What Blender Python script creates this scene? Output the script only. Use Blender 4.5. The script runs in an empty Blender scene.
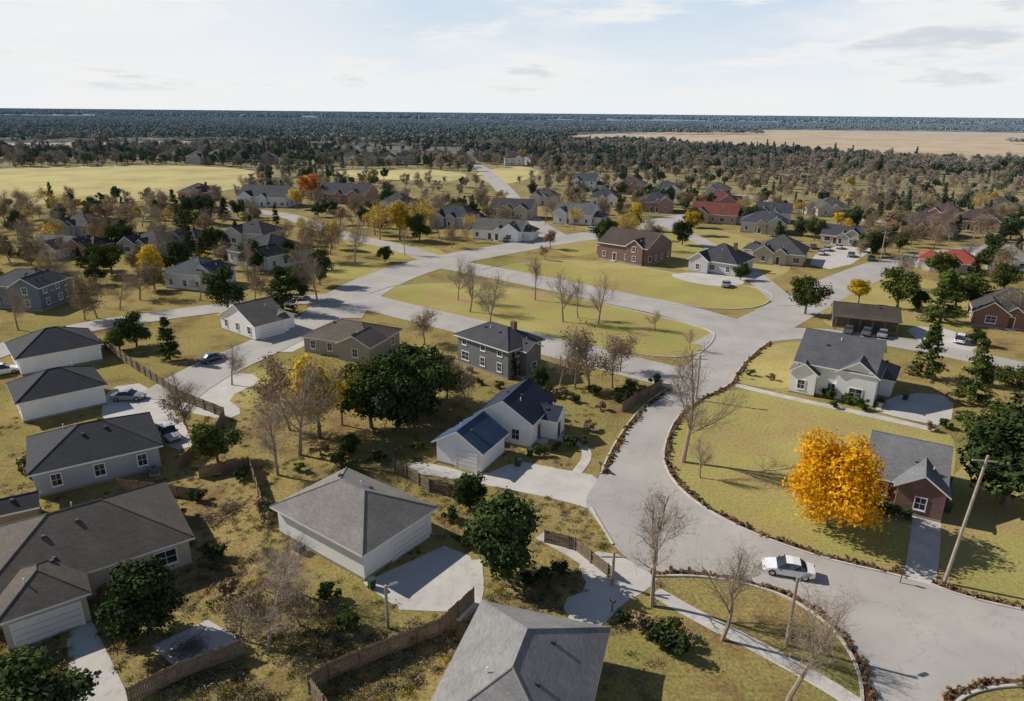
import bpy, math, random
import numpy as np
from mathutils import Vector, Matrix
from mathutils import noise as mn
random.seed(7); np.random.seed(7)
scene=bpy.context.scene
R=math.radians
H=40.0; FPX=1024*24/36
CAMROT=Matrix.Rotation(R(90-19.25),3,'X')@Matrix.Rotation(R(0.56),3,'Z')
def pixel_ray(p): return CAMROT@Vector(((p[0]-512)/FPX,-(p[1]-350.5)/FPX,-1))  # world direction of the camera ray through an image pixel
def G(p,z=0.0):
    """image pixel -> point where its camera ray meets the plane at height z"""
    d=pixel_ray(p); t=(z-H)/d.z
    return Vector((d.x*t,d.y*t,z))
# ---------------------------------------------------------------- camera
cam=bpy.data.objects.new("camera",bpy.data.cameras.new("camera"))
scene.collection.objects.link(cam); scene.camera=cam
cam.data.lens=24; cam.data.sensor_width=36; cam.data.clip_end=60000; cam.data.clip_start=1
cam.matrix_world=Matrix.Translation((0,0,H))@CAMROT.to_4x4()
scene.view_settings.view_transform='Standard'; scene.view_settings.look='None'; scene.view_settings.exposure=0
# ---------------------------------------------------------------- light
EL=35.0; SUNV=Vector((0.93,-0.36,0)).normalized()
ldir=Vector((SUNV.x*math.cos(R(EL)),SUNV.y*math.cos(R(EL)),-math.sin(R(EL))))
sl=bpy.data.lights.new("sun","SUN"); sl.energy=5.0; sl.angle=R(0.5); sl.color=(1,0.93,0.83)
so=bpy.data.objects.new("sun",sl); scene.collection.objects.link(so)
so.rotation_euler=ldir.to_track_quat('-Z','Y').to_euler()
w=bpy.data.worlds.new("World"); scene.world=w; w.use_nodes=True
nt=w.node_tree; N=nt.nodes; L=nt.links
for n in list(N): N.remove(n)
out=N.new("ShaderNodeOutputWorld"); bg=N.new("ShaderNodeBackground"); L.new(bg.outputs[0],out.inputs[0])
sky=N.new("ShaderNodeTexSky"); sky.sky_type='NISHITA'; sky.sun_disc=False
sky.sun_elevation=R(EL); sky.sun_rotation=math.atan2(-SUNV.x,-SUNV.y)%(2*math.pi)
sky.air_density=1.0; sky.dust_density=0.3; sky.ozone_density=3.0
SKYS=0.075; bg.inputs[1].default_value=SKYS
tc=N.new("ShaderNodeTexCoord"); sep=N.new("ShaderNodeSeparateXYZ"); L.new(tc.outputs['Generated'],sep.inputs[0])
def wm(op,a,b=None):
    n=N.new("ShaderNodeMath"); n.operation=op
    for i,x in enumerate((a,b)):
        if x is None: continue
        if isinstance(x,(int,float)): n.inputs[i].default_value=x
        else: L.new(x,n.inputs[i])
    return n.outputs[0]
zc=wm('MAXIMUM',sep.outputs[2],0.0)
def wnoise(scale,off,detail=7,rough=0.58,zs=4.0):
    cb=N.new("ShaderNodeCombineXYZ"); L.new(sep.outputs[0],cb.inputs[0]); L.new(sep.outputs[1],cb.inputs[1]); L.new(wm('MULTIPLY',sep.outputs[2],zs),cb.inputs[2])
    mp=N.new("ShaderNodeMapping"); mp.inputs['Location'].default_value=off
    L.new(cb.outputs[0],mp.inputs[0])
    n=N.new("ShaderNodeTexNoise"); n.inputs['Scale'].default_value=scale; n.inputs['Detail'].default_value=detail; n.inputs['Roughness'].default_value=rough
    L.new(mp.outputs[0],n.inputs['Vector']); return n.outputs['Fac']
def wramp(x,a,b,lo=0,hi=1):
    m=N.new("ShaderNodeMapRange"); m.inputs[1].default_value=a; m.inputs[2].default_value=b; m.inputs[3].default_value=lo; m.inputs[4].default_value=hi
    m.interpolation_type='SMOOTHSTEP'; L.new(x,m.inputs[0]); return m.outputs[0]
def wmix(f,a,b):
    m=N.new("ShaderNodeMix"); m.data_type='RGBA'
    if isinstance(f,(int,float)): m.inputs[0].default_value=f
    else: L.new(f,m.inputs[0])
    for i,x in ((6,a),(7,b)):
        if isinstance(x,tuple): m.inputs[i].default_value=(*x,1)
        else: L.new(x,m.inputs[i])
    return m.outputs[2]
def C(r,g,b): return (r/SKYS,g/SKYS,b/SKYS)
def cloudbank(d0,width):
    dv=Vector(d0).normalized(); n=N.new("ShaderNodeVectorMath"); n.operation='DOT_PRODUCT'; n.inputs[1].default_value=dv; L.new(tc.outputs['Generated'],n.inputs[0])
    return wramp(n.outputs['Value'],math.cos(width),1.0,0,1)
low=wramp(zc,0.20,0.36,1.0,0.0)
base=wmix(wramp(zc,0.0,0.16),C(.84,.88,.90),C(.56,.69,.84))
base=wmix(low,sky.outputs[0],base)
veil=wm('MULTIPLY',wramp(wnoise(2.6,(3,1,0.4)),0.41,0.61,0.15,0.92),low)
lb=cloudbank((-0.55,0.83,0.08),0.55)
veil=wm('MAXIMUM',veil,wm('MULTIPLY',lb,0.8))
c1=wmix(veil,base,C(.87,.885,.90))
gb=cloudbank((0.52,0.86,0.145),0.16)
gn=wm('ADD',wnoise(4.2,(2.3,7.2,1.1),8,0.58,6.0),wm('MULTIPLY',gb,0.12))
wh=wm('MULTIPLY',wramp(gn,0.50,0.60,0,0.9),low)
c1=wmix(wh,c1,C(.88,.88,.88))
grey=wm('MULTIPLY',wramp(gn,0.59,0.72,0,0.6),low)
c2=wmix(grey,c1,C(.50,.57,.66))
below=wramp(sep.outputs[2],-0.02,0.0,0,1)
c2=wmix(below,C(.12,.11,.08),c2)
L.new(c2,bg.inputs[0])
# ---------------------------------------------------------------- materials
def new_mat(name):
    m=bpy.data.materials.new(name); m.use_nodes=True
    return m,m.node_tree.nodes,m.node_tree.links,m.node_tree.nodes["Principled BSDF"]
def mixn(N,L,f,a,b,mode='MIX'):
    m=N.new("ShaderNodeMix"); m.data_type='RGBA'; m.blend_type=mode
    if isinstance(f,(int,float)): m.inputs[0].default_value=f
    else: L.new(f,m.inputs[0])
    for i,x in ((6,a),(7,b)):
        if isinstance(x,tuple): m.inputs[i].default_value=(*x,1)
        else: L.new(x,m.inputs[i])
    return m.outputs[2]
def noise(N,L,vec,scale,detail=5,rough=0.6,lo=0.35,hi=0.65,o0=0,o1=1):
    n=N.new("ShaderNodeTexNoise"); n.inputs['Scale'].default_value=scale; n.inputs['Detail'].default_value=detail; n.inputs['Roughness'].default_value=rough
    L.new(vec,n.inputs['Vector'])
    m=N.new("ShaderNodeMapRange"); m.inputs[1].default_value=lo; m.inputs[2].default_value=hi; m.inputs[3].default_value=o0; m.inputs[4].default_value=o1
    L.new(n.outputs['Fac'],m.inputs[0]); return m.outputs[0]
def bump(N,L,h,b,strength=0.4,dist=0.1):
    n=N.new("ShaderNodeBump"); n.inputs['Strength'].default_value=strength; n.inputs['Distance'].default_value=dist
    L.new(h,n.inputs['Height']); L.new(n.outputs[0],b.inputs['Normal'])
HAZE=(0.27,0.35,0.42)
def painted_haze(N,L,col,start=220,end=2600,mx=0.85,haze=HAZE):  # air haze painted into the base colour, stronger with distance from the origin
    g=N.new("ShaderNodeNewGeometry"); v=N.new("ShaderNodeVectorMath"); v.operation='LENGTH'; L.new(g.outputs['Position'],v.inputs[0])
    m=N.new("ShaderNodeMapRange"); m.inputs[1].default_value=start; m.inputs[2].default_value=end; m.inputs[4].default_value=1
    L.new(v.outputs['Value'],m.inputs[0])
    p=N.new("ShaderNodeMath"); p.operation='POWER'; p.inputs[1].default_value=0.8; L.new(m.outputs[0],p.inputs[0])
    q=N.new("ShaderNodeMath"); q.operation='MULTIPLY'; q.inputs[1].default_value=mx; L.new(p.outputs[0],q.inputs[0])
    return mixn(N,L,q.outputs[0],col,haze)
def ground_mat(name,c1,c2,c3,s1=0.03,s2=0.25,far=True,fineamt=0.5,b3=(0.5,0.7),mx=0.85):
    m,N,L,b=new_mat(name); t=N.new("ShaderNodeTexCoord").outputs['Object']
    a=noise(N,L,t,s1,6,0.6,0.38,0.62); c=mixn(N,L,a,c1,c2)
    c=mixn(N,L,noise(N,L,t,s2,7,0.65,b3[0],b3[1]),c,c3)
    f=noise(N,L,t,3.2,4,0.7,0.3,0.7,1-fineamt,1+fineamt*0.6)
    cc=N.new("ShaderNodeVectorMath"); cc.operation='SCALE'; L.new(c,cc.inputs[0]); L.new(f,cc.inputs['Scale'])
    c=cc.outputs[0]
    if far: c=painted_haze(N,L,c,mx=mx)
    L.new(c,b.inputs['Base Color']); b.inputs['Roughness'].default_value=1; b.inputs['Specular IOR Level'].default_value=0.0
    bump(N,L,noise(N,L,t,2.2,6,0.75,0.2,0.8),b,0.5,0.12)
    return m
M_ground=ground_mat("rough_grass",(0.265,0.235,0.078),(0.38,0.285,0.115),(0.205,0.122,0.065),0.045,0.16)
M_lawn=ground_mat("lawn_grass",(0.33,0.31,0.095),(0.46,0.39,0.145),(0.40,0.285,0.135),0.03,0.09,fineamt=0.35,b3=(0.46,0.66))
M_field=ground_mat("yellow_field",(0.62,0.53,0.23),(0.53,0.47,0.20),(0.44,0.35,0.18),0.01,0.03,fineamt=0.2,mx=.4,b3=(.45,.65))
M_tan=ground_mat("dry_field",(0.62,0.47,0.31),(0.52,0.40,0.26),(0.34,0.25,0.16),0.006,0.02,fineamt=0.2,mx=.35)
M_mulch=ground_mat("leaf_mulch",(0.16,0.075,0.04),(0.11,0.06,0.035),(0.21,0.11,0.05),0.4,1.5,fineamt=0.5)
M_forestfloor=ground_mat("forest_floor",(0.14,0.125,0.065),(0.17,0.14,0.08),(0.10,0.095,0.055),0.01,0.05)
def paving(name,base,var=0.12,cracks=0.35,scale=0.12):
    m,N,L,b=new_mat(name); t=N.new("ShaderNodeTexCoord").outputs['Object']
    d=tuple(x*(1-var*1.6) for x in base); u=tuple(min(1,x*(1+var)) for x in base)
    c=mixn(N,L,noise(N,L,t,scale,6,0.6,0.3,0.7),d,u)
    c=mixn(N,L,noise(N,L,t,9,4,0.8,0.2,0.8,0,0.35),c,tuple(x*0.7 for x in base))
    v=N.new("ShaderNodeTexVoronoi"); v.feature='DISTANCE_TO_EDGE'; v.inputs['Scale'].default_value=0.16
    nn=N.new("ShaderNodeTexNoise"); nn.inputs['Scale'].default_value=0.7; L.new(t,nn.inputs['Vector'])
    va=N.new("ShaderNodeVectorMath"); va.operation='MULTIPLY_ADD'; va.inputs[1].default_value=(3,3,3); L.new(nn.outputs['Color'],va.inputs[0]); L.new(t,va.inputs[2])
    L.new(va.outputs[0],v.inputs['Vector'])
    mr=N.new("ShaderNodeMapRange"); mr.inputs[1].default_value=0.0; mr.inputs[2].default_value=0.012; mr.inputs[3].default_value=cracks; mr.inputs[4].default_value=0
    L.new(v.outputs['Distance'],mr.inputs[0])
    c=mixn(N,L,mr.outputs[0],c,tuple(x*0.35 for x in base))
    c=mixn(N,L,noise(N,L,t,0.35,5,0.7,0.56,0.72,0,0.35),c,tuple(x*0.6 for x in base))
    L.new(c,b.inputs['Base Color']); b.inputs['Roughness'].default_value=0.9; b.inputs['Specular IOR Level'].default_value=0.2
    bump(N,L,noise(N,L,t,12,4,0.7,0.2,0.8),b,0.2,0.02)
    return m
M_road=paving("worn_asphalt",(0.45,0.42,0.385),0.12,0.28)
M_conc=paving("concrete",(0.56,0.53,0.485),0.1,0.25,0.3)
M_kerb=paving("kerb_concrete",(0.56,0.53,0.48),0.15,0.1,0.8)
M_path=paving("path_concrete",(0.56,0.53,0.48),0.15,0.3,0.5)
def simple(name,col,rough=0.7,var=0.15,scale=1.5,metal=0,spec=0.3,bumps=0):
    m,N,L,b=new_mat(name); t=N.new("ShaderNodeTexCoord").outputs['Object']
    c=mixn(N,L,noise(N,L,t,scale,5,0.65,0.3,0.7),tuple(x*(1-var) for x in col),tuple(min(1,x*(1+var*0.6)) for x in col))
    L.new(c,b.inputs['Base Color']); b.inputs['Roughness'].default_value=rough; b.inputs['Metallic'].default_value=metal; b.inputs['Specular IOR Level'].default_value=spec
    if bumps: bump(N,L,noise(N,L,t,scale*6,4,0.7,0.2,0.8),b,bumps,0.05)
    return m
_sid={}
def siding(col):
    k=("s",)+col
    if k in _sid: return _sid[k]
    m,N,L,b=new_mat("lap_siding"); t=N.new("ShaderNodeTexCoord").outputs['Object']
    wv=N.new("ShaderNodeTexWave"); wv.wave_type='BANDS'; wv.bands_direction='Z'; wv.wave_profile='SAW'; wv.inputs['Scale'].default_value=1.6
    L.new(t,wv.inputs['Vector'])
    c=mixn(N,L,noise(N,L,t,0.8,5,0.65,0.3,0.7),tuple(x*0.88 for x in col),col)
    mr=N.new("ShaderNodeMapRange"); mr.inputs[1].default_value=0; mr.inputs[2].default_value=0.15; mr.inputs[3].default_value=0.22; mr.inputs[4].default_value=0
    L.new(wv.outputs['Fac'],mr.inputs[0]); c=mixn(N,L,mr.outputs[0],c,tuple(x*0.5 for x in col))
    L.new(c,b.inputs['Base Color']); b.inputs['Roughness'].default_value=0.65
    bump(N,L,wv.outputs['Fac'],b,0.2,0.02)
    _sid[k]=m; return m
def brick(col):
    k=("b",)+col
    if k in _sid: return _sid[k]
    m,N,L,b=new_mat("brickwork"); t=N.new("ShaderNodeTexCoord").outputs['Object']
    sp=N.new("ShaderNodeSeparateXYZ"); L.new(t,sp.inputs[0]); ad=N.new("ShaderNodeMath"); ad.operation='ADD'
    L.new(sp.outputs[0],ad.inputs[0]); L.new(sp.outputs[1],ad.inputs[1])
    cx=N.new("ShaderNodeCombineXYZ"); L.new(ad.outputs[0],cx.inputs[0]); L.new(sp.outputs[2],cx.inputs[1])
    bt=N.new("ShaderNodeTexBrick"); bt.inputs['Scale'].default_value=2.2; L.new(cx.outputs[0],bt.inputs['Vector'])
    bt.inputs['Color1'].default_value=(*col,1); bt.inputs['Color2'].default_value=(col[0]*0.6,col[1]*0.6,col[2]*0.65,1); bt.inputs['Mortar'].default_value=(0.3,0.27,0.24,1)
    bt.inputs['Mortar Size'].default_value=0.015
    c=mixn(N,L,noise(N,L,t,0.9,5,0.6,0.3,0.7,0,0.4),bt.outputs['Color'],(col[0]*0.5,col[1]*0.5,col[2]*0.5))
    L.new(c,b.inputs['Base Color']); b.inputs['Roughness'].default_value=0.85
    _sid[k]=m; return m
def shingle(col):
    k=("r",)+col
    if k in _sid: return _sid[k]
    m,N,L,b=new_mat("asphalt_shingles"); t=N.new("ShaderNodeTexCoord").outputs['Object']
    c=mixn(N,L,noise(N,L,t,0.35,6,0.6,0.3,0.7),tuple(x*0.78 for x in col),tuple(x*1.2 for x in col))
    sp=N.new("ShaderNodeSeparateXYZ"); L.new(t,sp.inputs[0])
    ad=N.new("ShaderNodeMath"); ad.operation='ADD'; L.new(sp.outputs[0],ad.inputs[0]); L.new(sp.outputs[1],ad.inputs[1])
    ml=N.new("ShaderNodeMath"); ml.operation='MULTIPLY'; ml.inputs[1].default_value=2.2; L.new(sp.outputs[2],ml.inputs[0])
    cx=N.new("ShaderNodeCombineXYZ"); L.new(ad.outputs[0],cx.inputs[0]); L.new(ml.outputs[0],cx.inputs[1])
    bt=N.new("ShaderNodeTexBrick"); bt.inputs['Scale'].default_value=1.3; L.new(cx.outputs[0],bt.inputs['Vector'])
    bt.inputs['Color1'].default_value=(0.75,0.75,0.75,1); bt.inputs['Color2'].default_value=(1.15,1.13,1.1,1); bt.inputs['Mortar'].default_value=(0.5,0.5,0.5,1); bt.inputs['Mortar Size'].default_value=0.012
    c=mixn(N,L,0.75,c,bt.outputs['Color'],'MULTIPLY')
    c=mixn(N,L,noise(N,L,t,7,3,0.8,0.3,0.7,0,0.5),c,tuple(x*0.6 for x in col))
    L.new(c,b.inputs['Base Color']); b.inputs['Roughness'].default_value=0.85; b.inputs['Specular IOR Level'].default_value=0.2
    bump(N,L,noise(N,L,t,9,4,0.8,0.2,0.8),b,0.35,0.04)
    _sid[k]=m; return m
M_trim=simple("white_trim",(0.80,0.79,0.77),0.5,0.08)
M_darktrim=simple("dark_trim",(0.06,0.06,0.065),0.5,0.08)
M_found=simple("foundation",(0.3,0.28,0.26),0.9,0.2)
M_gdoor=simple("garage_door_paint",(0.78,0.78,0.77),0.45,0.06)
M_door=simple("door_paint",(0.10,0.05,0.035),0.4,0.1)
M_glass,N_,L_,b_=new_mat("window_glass"); b_.inputs['Base Color'].default_value=(0.025,0.035,0.05,1); b_.inputs['Roughness'].default_value=0.06; b_.inputs['Specular IOR Level'].default_value=0.8
M_metal=simple("galvanised_metal",(0.4,0.4,0.4),0.4,0.1,metal=0.8)
M_wood=simple("weathered_wood",(0.22,0.165,0.12),0.9,0.4,3,bumps=0.3)
M_pole=simple("pole_wood",(0.36,0.30,0.24),0.85,0.3,2)
M_bark=simple("bark",(0.17,0.135,0.105),0.95,0.35,4)
M_twig=simple("pale_bark",(0.31,0.25,0.19),0.95,0.3,4)
M_bin=simple("bin_plastic",(0.03,0.07,0.05),0.5,0.1)
def leafmat(name,c1,c2,trans=0.0,vr=(0.55,1.4),aer=0.85):
    m,N,L,b=new_mat(name); g=N.new("ShaderNodeNewGeometry"); o=N.new("ShaderNodeObjectInfo")
    t=N.new("ShaderNodeTexCoord").outputs['Object']
    c=mixn(N,L,noise(N,L,t,0.55,3,0.6,0.35,0.65),c1,c2)
    s=N.new("ShaderNodeMapRange"); s.inputs[3].default_value=vr[0]; s.inputs[4].default_value=vr[1]; L.new(g.outputs['Random Per Island'],s.inputs[0])
    s2=N.new("ShaderNodeMapRange"); s2.inputs[3].default_value=0.78; s2.inputs[4].default_value=1.22; L.new(o.outputs['Random'],s2.inputs[0])
    mu=N.new("ShaderNodeMath"); mu.operation='MULTIPLY'; L.new(s.outputs[0],mu.inputs[0]); L.new(s2.outputs[0],mu.inputs[1])
    v=N.new("ShaderNodeVectorMath"); v.operation='SCALE'; L.new(c,v.inputs[0]); L.new(mu.outputs[0],v.inputs['Scale'])
    c=painted_haze(N,L,v.outputs[0],mx=aer)
    df=N.new("ShaderNodeBsdfDiffuse"); L.new(c,df.inputs[0]); N.remove(b)
    if trans>0:
        tr=N.new("ShaderNodeBsdfTranslucent"); L.new(c,tr.inputs[0]); ms=N.new("ShaderNodeMixShader"); ms.inputs[0].default_value=trans
        L.new(df.outputs[0],ms.inputs[1]); L.new(tr.outputs[0],ms.inputs[2]); L.new(ms.outputs[0],N["Material Output"].inputs[0])
    else: L.new(df.outputs[0],N["Material Output"].inputs[0])
    return m
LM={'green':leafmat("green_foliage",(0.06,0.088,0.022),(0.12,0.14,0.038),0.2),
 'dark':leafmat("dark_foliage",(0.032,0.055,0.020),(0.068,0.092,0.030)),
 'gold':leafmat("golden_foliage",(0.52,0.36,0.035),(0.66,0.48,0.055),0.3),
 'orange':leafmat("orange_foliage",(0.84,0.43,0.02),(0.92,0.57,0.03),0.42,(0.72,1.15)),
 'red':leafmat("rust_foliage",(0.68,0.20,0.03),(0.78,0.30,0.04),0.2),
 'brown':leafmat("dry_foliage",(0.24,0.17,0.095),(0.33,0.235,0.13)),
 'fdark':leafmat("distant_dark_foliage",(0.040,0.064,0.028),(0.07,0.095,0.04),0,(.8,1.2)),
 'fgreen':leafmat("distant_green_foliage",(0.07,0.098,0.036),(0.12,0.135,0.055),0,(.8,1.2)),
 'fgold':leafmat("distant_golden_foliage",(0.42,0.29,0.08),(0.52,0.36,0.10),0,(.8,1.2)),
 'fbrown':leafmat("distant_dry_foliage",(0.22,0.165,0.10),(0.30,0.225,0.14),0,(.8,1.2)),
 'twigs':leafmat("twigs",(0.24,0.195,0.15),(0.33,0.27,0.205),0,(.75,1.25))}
# ---------------------------------------------------------------- mesh helpers
class MB:
    def __init__(s): s.V=[];s.F=[];s.M=[]
    def poly(s,pts,m=0):
        i=len(s.V); s.V+= [tuple(p) for p in pts]; s.F.append(tuple(range(i,i+len(pts)))); s.M.append(m)
    def box(s,c,X,Y,Z,hx,hy,hz,m=0):
        c=Vector(c); i=len(s.V)
        for a,b,d in ((-1,-1,-1),(1,-1,-1),(1,1,-1),(-1,1,-1),(-1,-1,1),(1,-1,1),(1,1,1),(-1,1,1)):
            s.V.append(tuple(c+X*(a*hx)+Y*(b*hy)+Z*(d*hz)))
        for f in ((0,3,2,1),(4,5,6,7),(0,1,5,4),(1,2,6,5),(2,3,7,6),(3,0,4,7)):
            s.F.append(tuple(i+k for k in f)); s.M.append(m)
    def tube(s,p0,p1,r0,r1,n=6,m=0,cap=False):
        p0=Vector(p0);p1=Vector(p1);d=(p1-p0)
        if d.length<1e-5: return
        d.normalize(); a=d.orthogonal().normalized(); b=d.cross(a); i=len(s.V)
        for k in range(n):
            t=2*math.pi*k/n; s.V.append(tuple(p0+(a*math.cos(t)+b*math.sin(t))*r0))
        for k in range(n):
            t=2*math.pi*k/n; s.V.append(tuple(p1+(a*math.cos(t)+b*math.sin(t))*r1))
        for k in range(n):
            s.F.append((i+k,i+(k+1)%n,i+n+(k+1)%n,i+n+k)); s.M.append(m)
        if cap:
            s.F.append(tuple(i+n+k for k in range(n))); s.M.append(m)
            s.F.append(tuple(i+n-1-k for k in range(n))); s.M.append(m)
    def mesh(s,name,mats,smooth=False):
        me=bpy.data.meshes.new(name); me.from_pydata(s.V,[],s.F)
        for m in mats: me.materials.append(m)
        me.polygons.foreach_set('material_index',s.M)
        if smooth: me.polygons.foreach_set('use_smooth',[True]*len(s.F))
        me.update(); return me
    def obj(s,name,mats,parent=None,smooth=False,loc=None):
        o=bpy.data.objects.new(name,s.mesh(name,mats,smooth)); scene.collection.objects.link(o)
        if parent: o.parent=parent
        if loc is not None: o.location=loc
        return o
EX,EY,EZ=Vector((1,0,0)),Vector((0,1,0)),Vector((0,0,1))
def chaikin(p,it=2,closed=True):
    for _ in range(it):
        q=[]; n=len(p)
        if not closed: q.append(p[0])
        for i in range(n if closed else n-1):
            a,b=p[i],p[(i+1)%n]; q+= [a*0.75+b*0.25,a*0.25+b*0.75]
        if not closed: q.append(p[-1])
        p=q
    return p
def sheet(name,px,z,mat,it=2):
    pts=chaikin([G(p) for p in px],it) if it else [G(p) for p in px]
    mb=MB(); mb.poly([(p.x,p.y,z) for p in pts]); return mb.obj(name,[mat])
def offset_line(pts,o):
    q=[]
    for i,p in enumerate(pts):
        a=pts[max(0,i-1)];b=pts[min(len(pts)-1,i+1)]; d=(b-a); d.z=0; d.normalize()
        q.append(p+Vector((-d.y,d.x,0))*o)
    return q
STR=[]
def strip(name,px,width,z,mat,it=3,avoid=True,off=0):
    c=chaikin([G(p) for p in px],it,False)
    if off: c=offset_line(c,off)
    a=offset_line(c,width/2); b=offset_line(c,-width/2); mb=MB()
    for i in range(len(c)-1):
        mb.poly([(b[i].x,b[i].y,z),(b[i+1].x,b[i+1].y,z),(a[i+1].x,a[i+1].y,z),(a[i].x,a[i].y,z)])
    if avoid: STR.append(([(p.x,p.y) for p in c],width/2))
    return mb.obj(name,[mat])
MUL=[]
def kerb(px,side=1,it=3,mulch=True):
    c=chaikin([G(p) for p in px],it,False)
    a=offset_line(c,0.0); b=offset_line(c,0.22*side); mb=MB(); h=0.15
    for i in range(len(c)-1):
        A,B,C_,D=a[i],a[i+1],b[i+1],b[i]
        mb.poly([(A.x,A.y,h),(B.x,B.y,h),(C_.x,C_.y,h),(D.x,D.y,h)])
        mb.poly([(A.x,A.y,0),(B.x,B.y,0),(B.x,B.y,h),(A.x,A.y,h)])
        mb.poly([(D.x,D.y,0),(C_.x,C_.y,0),(C_.x,C_.y,h),(D.x,D.y,h)])
    mb.obj("kerb",[M_kerb])
    if mulch:
        a=offset_line(c,0.23*side); mb=MB()
        b=[]
        for i,p in enumerate(c):
            b.append(offset_line(c,(0.23+0.6+0.2*math.sin(i*0.9)+random.uniform(-.1,.1))*side)[i])
        for i in range(len(c)-1):
            A,B,C_,D=a[i],a[i+1],b[i+1],b[i]
            mb.poly([(A.x,A.y,.055),(B.x,B.y,.055),(C_.x,C_.y,.055),(D.x,D.y,.055)])
        mb.obj("mulch_border",[M_mulch])
        for i in range(len(c)-1):
            L_=(c[i+1]-c[i]).length; n=int(L_*3.4+random.random())
            for k in range(n):
                t=random.random(); p=c[i].lerp(c[i+1],t); q=b[i].lerp(b[i+1],t)
                MUL.append((p.lerp(q,random.uniform(0.4,1.0)),random.uniform(0.35,0.75)))
# ---------------------------------------------------------------- ground
mb=MB(); S=32000; mb.poly([(-S,-S,0),(S,-S,0),(S,S,0),(-S,S,0)]); mb.obj("ground",[M_ground])
def wsheet(name,pts,z,mat):
    mb=MB(); mb.poly([(x,y,z) for x,y in pts]); mb.obj(name,[mat])
wsheet("forest_floor",[(-30000,620),(-600,620),(-200,640),(300,560),(700,480),(30000,440),(30000,31000),(-30000,31000)],0.01,M_forestfloor)
FIELD_L=[(-160,174),(60,167),(150,165),(225,167),(262,172),(250,186),(200,195),(150,201),(60,204),(-160,208)]
FIELD_R=[(530,137),(640,132.5),(760,130),(900,131),(1160,135),(1160,168),(960,165),(850,158),(740,150),(600,144)]
FIELD_M=[(330,170),(420,169),(470,173),(460,182),(400,180),(340,178)]
FIELD_S=[(470,172),(520,165),(545,172),(520,182),(492,186)]
FIELD_T=[(-200,146),(60,143),(200,141),(320,143),(200,148),(0,152)]
sheet("field",FIELD_L,0.05,M_field); sheet("field",FIELD_R,0.3,M_tan); sheet("field",FIELD_S,0.05,M_field); sheet("field",FIELD_M,0.06,M_field); sheet("field",FIELD_T,0.3,M_tan)
LAWNS=[
 [(368,294),(400,284),(450,282),(540,291),(640,312),(712,330),(715,340),(690,361),(600,349),(480,322),(400,304)],
 [(482,270),(530,259),(600,260),(700,278),(782,292),(752,313),(650,302),(560,284)],
 [(330,236),(390,237),(452,252),(430,260),(380,258)],
 [(325,264),(370,262),(405,268),(360,280),(325,278)],
 [(700,400),(735,387),(800,400),(870,411),(935,428),(960,440),(945,520),(915,522),(905,580),(820,561),(745,534),(690,503),(665,472),(663,447),(677,417)],
 [(738,377),(750,358),(770,344),(805,341),(832,346),(795,372),(790,392),(735,383)],
 [(938,520),(950,470),(1024,430),(1180,440),(1200,640),(1024,610),(932,584)],
 [(830,292),(880,272),(960,285),(1000,330),(900,338),(835,330),(815,315)],
 [(545,245),(600,238),(600,252),(570,258)],[(660,225),(740,232),(800,262),(770,285),(700,275),(655,262)],
 [(205,392),(250,372),(300,362),(300,400),(255,415)],
]
for l in LAWNS: sheet("lawn",l,0.02,M_lawn)
# ---------------------------------------------------------------- roads
R1=[(728,322),(712,338),(690,362),(668,388),(642,405),(620,433),(606,458),(598,480),(582,502),(600,525),(614,548),(650,577),(705,577),(760,588),(800,604),(835,632),(856,665),(862,700),(856,820),(945,820),(948,712),(972,692),(1030,685),(1250,695),(1250,655),(1024,612),(960,597),(925,583),(895,576),(820,559),(745,532),(690,501),(664,471),(662,446),(676,415),(700,398),(730,385),(735,374),(748,357),(768,342),(790,330),(800,318),(770,305)]
sheet("road",R1,0.04,M_road,2)
zz=[0.045]
def nz(): zz[0]+=0.005; return zz[0]
ROADS=[([(720,350),(760,326),(800,305),(840,284),(890,264),(950,253),(1060,243),(1200,238)],11),
 ([(745,338),(800,332),(870,338),(940,350),(1040,372),(1200,400)],7),
 ([(745,332),(680,311),(620,299),(560,286),(510,276),(465,267),(430,262)],11),
 ([(350,297),(400,310),(450,322),(520,339),(600,359),(685,380)],9.5),
 ([(330,318),(350,296),(385,278),(430,263),(490,252),(550,241),(600,235),(660,222),(700,215)],13),
 ([(365,292),(320,318),(270,344),(215,368),(180,388),(165,400)],9),
 ([(440,262),(400,247),(350,238),(310,224),(285,214),(200,206)],8),
 ([(560,240),(530,222),(515,205),(505,190),(490,176),(480,166),(455,158)],10),
 ([(355,296),(300,300),(220,308),(130,320),(70,330),(0,350),(-120,392)],7.5),
 ([(790,306),(770,290),(745,268),(700,240),(660,222)],6),
 ([(1200,238),(1000,228),(860,222),(780,205),(740,195)],7)]
for p,wd in ROADS: strip("road",p,wd,nz(),M_road)
STR.append(([tuple(G(p)[:2]) for p in [(1000,640),(800,585),(680,540),(635,480),(650,420),(720,350)]],7))
for l in LAWNS[:2]: kerb(l+[l[0]],1,2,False)
kerb([(1250,655),(1024,612),(960,597),(930,585)],-1)
kerb([(905,579),(895,576),(820,559),(745,532),(690,501),(664,471),(662,446),(676,415),(700,398),(730,385),(735,374),(748,357),(768,342)],-1)
kerb([(668,388),(642,405),(620,433),(606,458),(600,474)],1)
kerb([(590,508),(600,525),(612,545)],1,mulch=False)
kerb([(652,577),(705,577),(760,588),(800,604),(835,632),(856,665),(862,700),(858,800)],1)
kerb([(945,820),(948,712),(972,692),(1030,685),(1250,695)],1)
DRV=[]
def drive(name,px,z=0.03,m=None,it=1):
    sheet(name,px,z,m or M_conc,it); DRV.append([tuple(G(p)[:2]) for p in px])
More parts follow.
